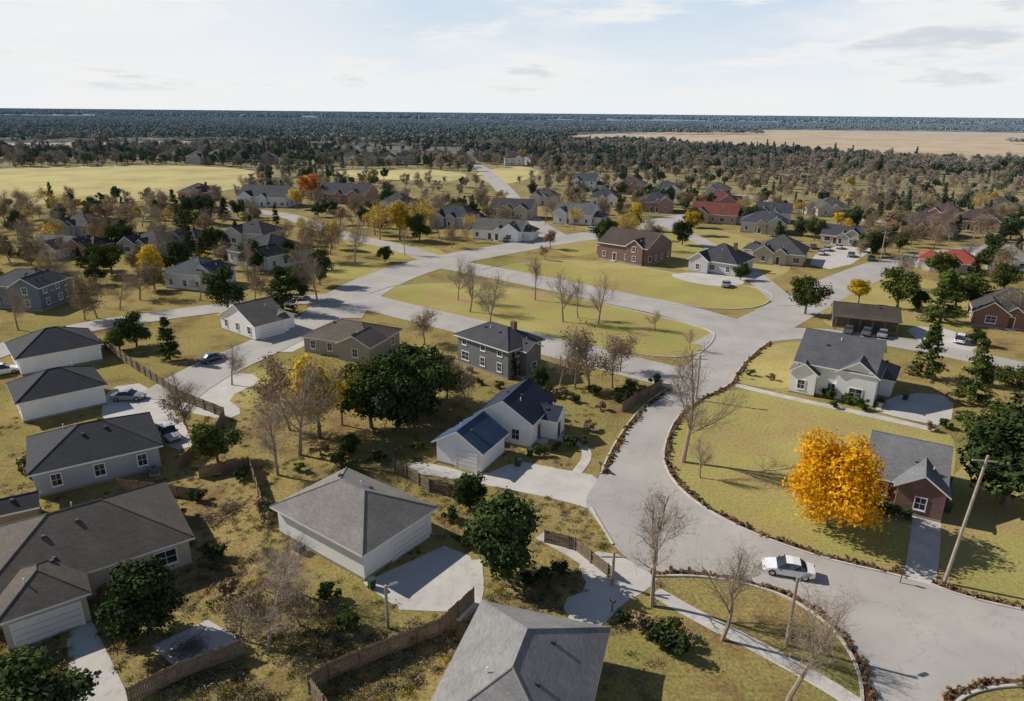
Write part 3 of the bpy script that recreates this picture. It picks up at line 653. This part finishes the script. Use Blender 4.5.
near=[('orange',(828,527),10.6,.98),('thin',(683,462),14,1.0),('thin',(652,606),10.5,1.0),('thin',(722,640),8.5,1.05),('thin',(783,712),9.5,1.1),
('dense',(505,576),9.6,1.0),('dense',(470,508),4.6,1.2),('dense',(398,430),11,1.1),('dark',(432,420),10,1.1),('green',(372,428),10,1.1),('dark',(418,402),9.5,1.2),('dense',(385,408),9,1.2),
('gold',(320,438),11.5,.9),('tinted',(342,425),9,1),('bare',(300,455),12,1),('bare',(278,475),9,1.1),('dry',(290,430),9.5,1),('green',(218,462),5.8,1.15),
('dense',(150,632),7.6,1.05),('dark',(45,735),6.5,1.3),('dark',(10,700),4,1.2),('bare',(268,650),7,1.3),('dry',(240,640),4.5,1.2),('bare',(288,590),6,1.2),('dry',(300,625),4,1.3),
('conifer',(170,360),8.5,1.1),('dark',(137,347),6.5,1.2),('green',(120,350),5,1.2),('dark',(228,311),9.5,1.2),('conifer',(283,312),11,1.6),('dark',(300,300),9,1),('bare',(318,304),12,.9),('dark',(320,285),10,.8),
('pine',(925,378),9.5,1.05),('pine',(970,404),10,1),('dense',(1005,505),12.5,1.25),('dark',(1030,470),11,1.2),('green',(985,450),7,1.2),('green',(897,308),10,1.2),('pine',(940,322),11,1.2),('green',(955,310),10,1.2),('dark',(918,312),5.5,1.1),
('green',(805,314),9.5,1.05),('gold',(858,305),6.5,1.1),('dry',(590,392),9.5,1),('dry',(612,388),7.5,1.1),('bare',(575,388),9,.9),('thin',(470,312),10,1),('bare',(490,330),11,.9),('thin',(535,300),9.5,.9),('thin',(563,322),10,1),('thin',(598,324),10,1),
('thin',(578,318),8,.9),('bare',(458,300),10,.7),('thin',(655,330),4,1.2),('dry',(447,400),7,1.1),('dry',(468,408),6,1.1),('dark',(445,375),4,1.3),('thin',(690,350),4,1),('thin',(700,478),5,1),
('bare',(18,330),9,1),('dry',(97,318),9,1),('bare',(120,310),8,1),('dry',(188,430),5.5,1),('bare',(185,425),7,1),('dark',(355,395),6,1.2),('thin',(405,255),8,.9),('bare',(355,262),12,.9),('dark',(385,262),5,1.2),
('bare',(330,255),11,1),('dry',(315,262),11,1.2),('gold',(400,240),13,1.0),('tinted',(420,236),12,1.2),('tinted',(380,240),12,1.2),('gold',(375,235),10,1),('red',(312,201),14,1.1),('gold',(632,230),10,1.1),('green',(628,234),9,1.5),('dark',(682,245),9,1),
('gold',(690,235),9,1),('dark',(540,390),4,1),('dark',(628,400),3.5,1),('conifer',(513,378),5,.9),('conifer',(602,240),8,1),('dark',(605,246),10,1),('bare',(640,250),11,1),('dark',(20,305),4,1.2),
('green',(112,275),9,1.2),('dark',(95,270),7,1.2),('dry',(85,320),7,1.2),('dark',(205,224),12,1),('dark',(190,222),11,1),('dark',(215,255),9,1),('dry',(140,300),8,1.3),('green',(155,290),6,1.2),
('dry',(545,260),4,1),('thin',(545,225),8,1),('green',(740,280),5,1.1),('dark',(860,252),6,1.2),('dry',(885,255),9,1.4),('olive',(890,235),10,1.3),('dark',(1010,240),10,1.2),('dark',(975,345),3.5,1.2),
('dry',(905,290),8,1.2),('dark',(780,240),5,1),('green',(1015,395),6,1.2),('dark',(985,385),4,1.2),('bare',(1020,330),9,1),('dry',(425,345),6,1.3),('dark',(350,455),3,1.2),('dark',(272,518),2.2,1.2),
('bare',(232,385),6,1.1),('bare',(410,395),7,1),('dry',(620,372),6,1.1),('bare',(560,385),7,1),
('dry',(40,270),9,1.3),('bare',(60,285),9,1.2),('dry',(10,262),8,1.3),('bare',(165,268),8,1.2),('dry',(255,300),6,1.3),('bare',(200,300),7,1.2),('dry',(300,270),8,1.2),('dark',(290,265),7,1.1)]
for k,p,h,wd in near: tree(k,p,h,wd)
SHM=[leafy(k,s,1.6,1.0,1000,0.17,0.02,9) for k,s in (('dark',31),('green',32),('brown',33))]
def shrub(px,s=1.0,k=None):
    p=G(px); o=bpy.data.objects.new("shrub",SHM[k if k is not None else random.randint(0,2)]); scene.collection.objects.link(o)
    o.location=(p.x,p.y,0); s*=random.uniform(.8,1.2); o.scale=(s,s,s*0.9); o.rotation_euler=(0,0,random.uniform(0,6))
for p,s in [((657,642),1.5),((676,652),1.3),((640,630),1.1),((690,645),.9),((668,630),1),((622,622),1),((770,380),.9),((800,388),1),((815,392),1.1),((830,399),1.2),((845,403),1.1),((862,410),1.2),((882,405),1),((835,408),.8),((750,375),.8),
  ((805,392),1),((875,512),1),((890,515),1.1),((905,519),.9),((870,505),1),((540,455),.9),((555,450),1),((570,447),1.1),((585,445),1),((590,430),1),((470,452),.8),((265,512),1.2),((268,525),1),((460,378),1.2),((480,385),1),((500,388),.9),
  ((545,580),1.1),((560,575),1),((530,585),1),((465,545),1.2),((450,520),1),((460,500),1.3),((575,402),1),((560,398),1.2),((545,395),1.2),((600,410),1.1),((615,400),1.2),((210,450),1.1),((110,600),1.1),((25,470),1.3),((130,640),1.3),((200,500),1.1),((350,470),1),((340,465),1.2),((380,462),1),((400,455),1.1),((420,450),1.2),((930,430),1),((945,428),1.1),((960,420),1.3),
  ((300,470),1),((320,455),1.2),((240,480),1),((175,520),1.3),((215,560),1.2),((330,600),1.1),((350,625),1.3),((230,600),1.4),((410,640),1.1),((640,395),1.3),((655,385),1.2),((560,420),1),((595,395),1.3)]:
    shrub(p,s)
def instancer(name,meshes,pts,sc,rz,idx):
    col=bpy.data.collections.new(name+"_sources")
    for i,m in enumerate(meshes):
        col.objects.link(bpy.data.objects.new("%s_src_%02d"%(name,i),m))
    me=bpy.data.meshes.new(name); me.from_pydata([tuple(p) for p in pts],[],[])
    for an,ty,dt in (('sc','FLOAT',sc),('rz','FLOAT',rz),('ix','INT',idx)):
        a=me.attributes.new(an,ty,'POINT'); a.data.foreach_set('value',list(dt))
    o=bpy.data.objects.new(name,me); scene.collection.objects.link(o)
    ng=bpy.data.node_groups.new(name,'GeometryNodeTree'); ng.interface.new_socket('Geometry',in_out='INPUT',socket_type='NodeSocketGeometry'); ng.interface.new_socket('Geometry',in_out='OUTPUT',socket_type='NodeSocketGeometry')
    n=ng.nodes; l=ng.links; gi=n.new('NodeGroupInput'); go=n.new('NodeGroupOutput'); ci=n.new('GeometryNodeCollectionInfo'); ci.inputs[0].default_value=col; ci.inputs['Separate Children'].default_value=True; ci.inputs['Reset Children'].default_value=True
    ip=n.new('GeometryNodeInstanceOnPoints'); ip.inputs['Pick Instance'].default_value=True
    def at(nm,ty):
        q=n.new('GeometryNodeInputNamedAttribute'); q.data_type=ty; q.inputs[0].default_value=nm; return q.outputs[0]
    l.new(gi.outputs[0],ip.inputs['Points']); l.new(ci.outputs[0],ip.inputs['Instance']); l.new(at('ix','INT'),ip.inputs['Instance Index'])
    cx=n.new('ShaderNodeCombineXYZ'); l.new(at('rz','FLOAT'),cx.inputs[2]); l.new(cx.outputs[0],ip.inputs['Rotation']); l.new(at('sc','FLOAT'),ip.inputs['Scale']); l.new(ip.outputs[0],go.inputs[0])
    md=o.modifiers.new('scatter','NODES'); md.node_group=ng
    return o
def inpoly(x,y,P):
    c=False; n=len(P); j=n-1
    for i in range(n):
        xi,yi=P[i];xj,yj=P[j]
        if (yi>y)!=(yj>y) and x<(xj-xi)*(y-yi)/(yj-yi)+xi: c=not c
        j=i
    return c
def WP(px): return [tuple(G(p)[:2]) for p in px]
FARF=[WP(FIELD_L),WP(FIELD_R),WP(FIELD_S),WP(FIELD_M),WP(FIELD_T)]
CLEAR=[WP(l) for l in LAWNS[:10]]+FARF+DRV
def ok(x,y,rm=2.5,hm=1.0):
    for hx,hy,hr in HOUSES:
        if (x-hx)**2+(y-hy)**2<(hr*hm)**2: return False
    for pts,hw in STR:
        r=hw+rm
        for i in range(len(pts)-1):
            ax,ay=pts[i];bx,by=pts[i+1]
            if min(ax,bx)-r>x or max(ax,bx)+r<x or min(ay,by)-r>y or max(ay,by)+r<y: continue
            dx,dy=bx-ax,by-ay; t=max(0,min(1,((x-ax)*dx+(y-ay)*dy)/(dx*dx+dy*dy+1e-9)))
            if (ax+dx*t-x)**2+(ay+dy*t-y)**2<r*r: return False
    for P in CLEAR:
        if inpoly(x,y,P): return False
    return True
def front_garden(x,y):
    for hx,hy,hr in HOUSES:
        if hy>200 and abs(x-hx)<hr*0.9 and 0<hy-y<28: return True
    return False
mixk=['bare']*7+['dry']*7+['olive']*3+['green']*2+['dark']*3+['conifer']+['tinted']*2+['gold']+['pine']
cnt=0
for k in range(2200):
    v=random.uniform(206,300); u=random.uniform(-20,1040)
    if 330<u<830 and v>250: continue
    if v>262 and random.random()<0.5: continue
    p=G((u,v))
    if random.random()>min(1,p.y/260): continue
    if not ok(p.x,p.y,2.5,0.95): continue
    if front_garden(p.x,p.y) and random.random()<.75: continue
    if any((p.x-a)**2+(p.y-b)**2<36 for a,b in TP): continue
    tree(random.choice(mixk),None,random.uniform(5,9.5),random.uniform(.9,1.3),world=p); cnt+=1
    if cnt>280: break
wk=[leafy('fdark',41,12,4,1100,0.9,0.1,14),leafy('fgreen',42,12,4.4,1000,0.9,0.15,14),conifer(43,14,3,1500,'fdark',0.6),leafy('fbrown',44,12,4.4,900,0.6,0.15,14),leafy('twigs',45,12,4.6,1300,0.5,0.1,16),T['bare'][0],T['dry'][0],leafy('fgold',46,11,4,900,0.8,0.15,12),leafy('twigs',47,11,4,900,0.5,0.15,12),leafy('fbrown',48,11,4.2,800,0.6,0.15,14)]
def wscatter(name,y0,y1,sp,fn,meshes,smin,smax):
    pts=[];sc=[];rz=[];ix=[]
    ny=int((y1-y0)/sp)
    for j in range(ny):
        y=y0+j*sp; lim=y*0.82+60
        nx=int(2*lim/sp)
        for i in range(nx):
            x=-lim+i*sp+random.uniform(-.5,.5)*sp; yy=y+random.uniform(-.5,.5)*sp
            wts=fn(x,yy)
            if wts is None: continue
            pts.append((x,yy,-0.2)); s=random.uniform(smin,smax); 
            if yy<500: s*=0.75
            sc.append(s); rz.append(random.uniform(0,6.28)); ix.append(random.choices(range(len(meshes)),wts)[0])
    print(name,len(pts)); return instancer(name,meshes,pts,sc,rz,ix)
def wf(x,y):
    if not ok(x,y,3,0.95): return None
    n=mn.noise(Vector((x*0.008,y*0.008,0))); n2=mn.noise(Vector((x*0.004+9,y*0.004,3)))
    if x<120 and n2<-0.18 and y>420 and random.random()<0.9: return None
    if y<500 and random.random()<(0.5 if x<140 else 0.3): return None
    if y<560 and front_garden(x,y) and random.random()<.85: return None
    if n>(0.15 if y<520 else -0.05): return (8,6,4,2,2,.5,.5,.3,2,1)
    return (1.8,2.5,.7,5,6,2,2,.4,5,4)
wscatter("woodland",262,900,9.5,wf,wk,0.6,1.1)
def patch(kinds,seed,size=70,n=30,q=55):
    rs=np.random.RandomState(seed); allV=[];M=[]
    for k in range(n):
        x,y=rs.uniform(-size/2,size/2,2); hh=rs.uniform(9,13); r=rs.uniform(4,6); 
        d=rs.normal(0,1,(q,3)); d/=np.linalg.norm(d,axis=1)[:,None]; d[:,2]=np.abs(d[:,2])-0.3; f=rs.uniform(0.6,1.05,q)
        P=np.array([x,y,hh*0.58])+d*f[:,None]*np.array([r,r,hh*0.42]); allV.append(leafquads(P,d+np.array([0,0,.5]),2.2,1,rs)); M+= [rs.randint(0,len(kinds))]*q
    V=np.vstack(allV); nq=len(V)//4; me=bpy.data.meshes.new("forest_patch"); me.from_pydata(V.tolist(),[],[(4*i,4*i+1,4*i+2,4*i+3) for i in range(nq)])
    for k in kinds: me.materials.append(LM[k])
    me.polygons.foreach_set('material_index',M); me.update(); return me
pk=[patch(['fdark','fdark','fgreen'],61),patch(['fdark','fgreen','fdark','fbrown'],62),patch(['twigs','fbrown','fgreen','fdark'],63),patch(['twigs','fdark','fbrown','fgreen'],64)]
def pf(x,y):
    for P in FARF:
        if inpoly(x,y,P) and mn.noise(Vector((x*0.0015,y*0.012,2)))<0.34: return None
    n=mn.noise(Vector((x*0.0022,y*0.0030,5)));n2=mn.noise(Vector((x*0.0012,y*0.0035,8)))
    if n2>0.34: return None
    return (6,4,1,1) if n>-0.1 else (2,3,4,4)
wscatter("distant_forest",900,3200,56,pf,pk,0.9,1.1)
def pf2(x,y):
    n2=mn.noise(Vector((x*0.0006,y*0.0012,8)))
    if n2>0.35: return None
    return (5,4,1,1)
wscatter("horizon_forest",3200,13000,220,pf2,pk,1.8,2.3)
mc=[leafy('brown',71,0.7,0.5,120,0.16,0.02,5),leafy('red',72,0.6,0.5,60,0.14,0.02,5)]
instancer("mulch_leaf_clumps",mc,[(p.x,p.y,0.03) for p,s in MUL],[s for p,s in MUL],[random.uniform(0,6) for _ in MUL],[0 if random.random()<.9 else 1 for _ in MUL])
def tuft(c,seed):
    rs=np.random.RandomState(seed); P=rs.normal(0,0.22,(60,3)); P[:,2]=np.abs(rs.normal(0,0.09,60))+0.03
    return finish("grass_tuft",MB(),leafquads(P,np.tile([0,0,0.4],(60,1)),0.16,0.4,rs),[M_bark,LM[c]])
tf=[tuft('green',81),tuft('brown',82),tuft('gold',83),tuft('twigs',84)]
pts=[];sc=[];rz=[];ix=[]
for k in range(11000):
    v=random.uniform(380,720); u=random.uniform(-60,660)
    if random.random()>0.25+0.75*(v-380)/340*1.0: continue
    p=G((u,v)); n=mn.noise(Vector((p.x*0.15,p.y*0.15,2)))
    if n<-0.05 and random.random()<.85: continue
    if not ok(p.x,p.y,0.3,0.7): continue
    pts.append(p);sc.append(random.uniform(.5,1.2));rz.append(random.uniform(0,6));ix.append(random.choices(range(4),(4,5,.3,3))[0])
instancer("grass_tufts",tf,pts,sc,rz,ix)
# ---------------------------------------------------------------- fences
def fence(px,h=1.6,mat=None):
    c=[G(p) for p in px]; mb=MB()
    for a,b in zip(c[:-1],c[1:]):
        d=(b-a);Ln=d.length;d.normalize();n=Vector((-d.y,d.x,0)); k=0.0
        while k<Ln:
            hh=h*random.uniform(.95,1.03)
            mb.box(a+d*k+EZ*hh/2,d,n,EZ,0.075,0.012,hh/2); k+=0.17
        k=0.0
        while k<Ln: mb.box(a+d*k-n*0.07+EZ*(h+.1)/2,d,n,EZ,0.06,0.055,(h+.1)/2); k+=2.4
        for z in (0.35,h*0.8): mb.box((a+b)/2-n*0.045+EZ*z,d,n,EZ,Ln/2,0.03,0.05)
    mb.obj("wooden_fence",[mat or M_wood])
fence([(102,347),(140,372),(185,402),(225,418)]); fence([(225,418),(215,440),(180,470)])
fence([(310,693),(330,680),(390,655),(440,635),(474,603)],1.7); fence([(310,693),(345,740)],1.7)
fence([(130,705),(180,680),(245,655)],1.6); fence([(395,470),(430,492),(455,498)]); fence([(545,542),(575,550),(612,580)],1.4)
fence([(622,412),(640,400),(662,388)],1.5); fence([(200,478),(250,468),(262,505)],1.5); fence([(120,490),(200,500)],1.4); fence([(20,470),(30,480)],1.5)
# ---------------------------------------------------------------- vehicles
M_tire=simple("tyre_rubber",(0.02,0.02,0.02),0.8); M_rim=simple("alloy",(0.5,0.5,0.5),0.3,metal=0.9)
M_hl=simple("headlamp",(0.7,0.7,0.7),0.1,spec=0.8); M_tl=simple("tail_lamp",(0.35,0.02,0.02),0.2,spec=0.8)
def paint(c):
    k=("p",)+c
    if k in _sid: return _sid[k]
    m,N,L,b=new_mat("car_paint"); b.inputs['Base Color'].default_value=(*c,1); b.inputs['Roughness'].default_value=0.3; b.inputs['Coat Weight'].default_value=0.8; b.inputs['Coat Roughness'].default_value=0.05
    _sid[k]=m; return m
def car(name,A,B,col,suv=False):
    a=G(A);b=G(B);c=(a+b)/2;yaw=math.atan2(b.y-a.y,b.x-a.x)
    e=bpy.data.objects.new(name,None); scene.collection.objects.link(e); e.location=(c.x,c.y,0.05); e.rotation_euler=(0,0,yaw)
    zr=1.72 if suv else 1.45; zb=1.02 if suv else 0.9
    st=[(-2.3,.45,.70,.72,.62,.60,.5),(-2.22,.32,.86,.88,.78,.76,.66),(-1.9,.28,zb,zb+.02,.88,.84,.72),(-1.5 if not suv else -2.05,.25,zb+.02,zb+.06 if not suv else zb+.3,.9,.86,.70),
        (-0.95 if not suv else -1.75,.22,zb+.02,zr-.06,.91,.88,.62),(-0.3,.22,zb,zr,.91,.88,.63),(0.3,.22,zb-.02,zr-.04,.91,.88,.62),(1.05,.22,zb-.04,zb+.02,.91,.87,.74),(1.6,.26,zb-.12,zb-.09,.89,.83,.68),(2.1,.3,zb-.24,zb-.22,.82,.74,.6),(2.3,.42,.58,.6,.66,.58,.5)]
    st=sorted(st,key=lambda s:s[0]); mb=MB(); rings=[]
    for x,z0,z1,z2,w0,w1,w2 in st:
        zm=(z0+z1)/2
        rings.append([(x,-w0*.92,z0),(x,-w0,zm),(x,-w1,z1),(x,-w2,z2),(x,0,z2+.03),(x,w2,z2),(x,w1,z1),(x,w0,zm),(x,w0*.92,z0)])
    for i in range(len(rings)-1):
        r,s=rings[i],rings[i+1]; cab=(st[i][3]-st[i][2]>.2) or (st[i+1][3]-st[i+1][2]>.2)
        full=(st[i][3]-st[i][2]>.2) and (st[i+1][3]-st[i+1][2]>.2)
        for k in range(8):
            m=0
            if cab and k in (2,5): m=1
            if cab and not full and k in (3,4): m=1
            mb.poly([r[k],s[k],s[k+1],r[k+1]],m)
    mb.poly(list(reversed(rings[0])),0); mb.poly(rings[-1],0)
    mb.obj("body",[paint(col),M_glass],e)
    mw=MB()
    for x in (-1.4,1.42):
        for s in (-1,1):
            mw.tube((x,s*.70,.33),(x,s*.93,.33),.33,.33,18,0,True); mw.tube((x,s*.92,.33),(x,s*.945,.33),.21,.19,12,1,True)
    mw.obj("wheels",[M_tire,M_rim],e)
    ml=MB()
    for s in (-1,1):
        ml.box((2.2,s*.55,.66),EX,EY,EZ,.09,.15,.06,0); ml.box((-2.27,s*.56,.76),EX,EY,EZ,.05,.13,.07,1); ml.box((0.75,s*.98,zb+.02),EX,EY,EZ,.08,.09,.06,2)
        for xx in (-0.45,0.35): ml.box((xx,s*.775,(zb+zr)/2-.02),EX,EY*s,EZ,.03,.075,(zr-zb)/2-.05,2)
    ml.box((2.29,0,.45),EX,EY,EZ,.03,.4,.07,2)
    ml.obj("lamps_and_mirrors",[M_hl,M_tl,M_darktrim],e)
WC=(0.8,0.8,0.8)
car("white_sedan",(811,577),(764,569),WC); car("silver_suv",(158,430),(180,446),(0.45,0.46,0.48),True); car("grey_sedan",(112,400),(146,399),(0.25,0.26,0.28))
car("dark_blue_car",(196,366),(228,356),(0.02,0.04,0.09)); car("white_suv",(-8,376),(14,372),WC,True); car("white_van",(958,346),(962,338),WC,True)
for u,v,c in ((812,250,(.1,.1,.12)),(826,252,(.5,.5,.5)),(838,250,(.7,.7,.7)),(870,262,(.05,.05,.05)),(725,288,(.3,.3,.3)),(848,334,(.1,.1,.1)),(866,336,(.12,.12,.13)),(882,338,(.3,.3,.32)),(590,232,(.6,.6,.6)),(300,300,(.4,.4,.4)),(700,268,(.6,.6,.6)),(505,243,(.1,.1,.1)),(820,256,(.6,.6,.6)),(850,258,(.2,.2,.25))):
    car("parked_car",(u,v),(u+2,v-3),c)
# ---------------------------------------------------------------- poles and small street things
def pole(name,px,h,lamp=True,lean=0.0,arm=1.5,yaw=0):
    p=G(px); e=bpy.data.objects.new(name,None); scene.collection.objects.link(e); e.location=p; e.rotation_euler=(0,R(lean),R(yaw))
    mb=MB(); mb.tube((0,0,0),(0,0,h),.16,.11,10,0,True)
    if lamp:
        mb.tube((0,0,h-.8),(arm*.5,0,h-.2),.04,.04,6,1); mb.tube((arm*.5,0,h-.2),(arm,0,h-.1),.04,.04,6,1); mb.box((arm+.3,0,h-.1),EX,EY,EZ,.35,.13,.06,1)
    else: mb.box((0,.14,h-.6),EX,EY,EZ,1.1,.06,.06,0)
    mb.obj("pole",[M_pole,M_metal],e); return p
p1=pole("utility_pole",(944,583),13,False,4)
p2=pole("street_lamp",(786,645),6.5,True,0,.6,20)
pole("street_lamp",(388,628),4.2,True,0,.4,30)
pole("utility_pole",(880,262),9,False); pole("utility_pole",(696,400),7,False); pole("street_lamp",(612,585),3.5,False)
mb=MB()
def wire(a,b,sag):
    pr=None
    for k in range(17):
        t=k/16; q=a.lerp(b,t)-EZ*sag*4*t*(1-t)
        if pr is not None: mb.tube(pr,q,.018,.018,4)
        pr=q
top=p1+Vector((.9,0,12.3)); far_e=Vector((95,75,11))
wire(top,far_e,1.2); wire(top-EZ*.6,far_e-EZ*.6,1.3); mb.obj("overhead_wires",[M_darktrim])
def wheelie_bin(px,yaw):
    p=G(px); mb=MB()
    z0,z1,a0,a1=.08,.95,.24,.29
    lo=[(-a0,-a0,z0),(a0,-a0,z0),(a0,a0,z0),(-a0,a0,z0)]; hi=[(-a1,-a1,z1),(a1,-a1,z1),(a1,a1,z1),(-a1,a1,z1)]
    for i in range(4): j=(i+1)%4; mb.poly([lo[i],lo[j],hi[j],hi[i]])
    mb.box((0,-.02,.99),EX,EY,EZ,.32,.34,.035); mb.tube((-.3,.27,.1),(.3,.27,.1),.1,.1,10,1,True); mb.tube((-.25,.36,.93),(.25,.36,.93),.02,.02,6)
    o=mb.obj("wheelie_bin",[M_bin,M_darktrim],loc=p); o.rotation_euler=(0,0,R(yaw))
for p,y in (((372,588),40),((518,466),30),((110,612),20),((150,424),10),((905,400),0),((530,456),30),((948,512),50)): wheelie_bin(p,y)
def aircon(px,yaw):
    p=G(px); mb=MB(); mb.box((0,0,.06),EX,EY,EZ,.55,.55,.06,2); mb.box((0,0,.5),EX,EY,EZ,.4,.4,.38,0); mb.tube((0,0,.88),(0,0,.91),.3,.3,14,1,True)
    for k in range(7): mb.box((0,0,.2+k*.1),EX,EY,EZ,.41,.41,.012,1)
    o=mb.obj("air_conditioner_unit",[M_metal,M_darktrim,M_conc],loc=p); o.rotation_euler=(0,0,R(yaw))
for p,y in (((300,552),-35),((498,453),-30),((155,474),30),((880,408),30),((470,372),-30)): aircon(p,y)
def mailbox(px,yaw):
    p=G(px); mb=MB(); mb.box((0,0,.55),EX,EY,EZ,.05,.05,.55,0); mb.box((0,0,1.15),EX,EY,EZ,.11,.24,.08,1); mb.tube((0,-.24,1.22),(0,.24,1.22),.11,.11,12,1,True)
    o=mb.obj("mailbox",[M_wood,M_darktrim],loc=p); o.rotation_euler=(0,0,R(yaw))
for p,y in (((600,472),30),((612,612),40),((900,583),60),((742,378),0)): mailbox(p,y)
def brush(px,r):
    p=G(px); mb=MB()
    for k in range(160):
        a=Vector((random.gauss(0,r*.5),random.gauss(0,r*.5),random.uniform(0,.5))); d=Vector((random.uniform(-1,1),random.uniform(-1,1),random.uniform(-.3,.3))); mb.tube(a,a+d,.03,.015,3)
    mb.obj("brush_pile",[M_wood],loc=p)
brush((205,520),1.6); brush((230,510),1.2); brush((190,650),1.0)
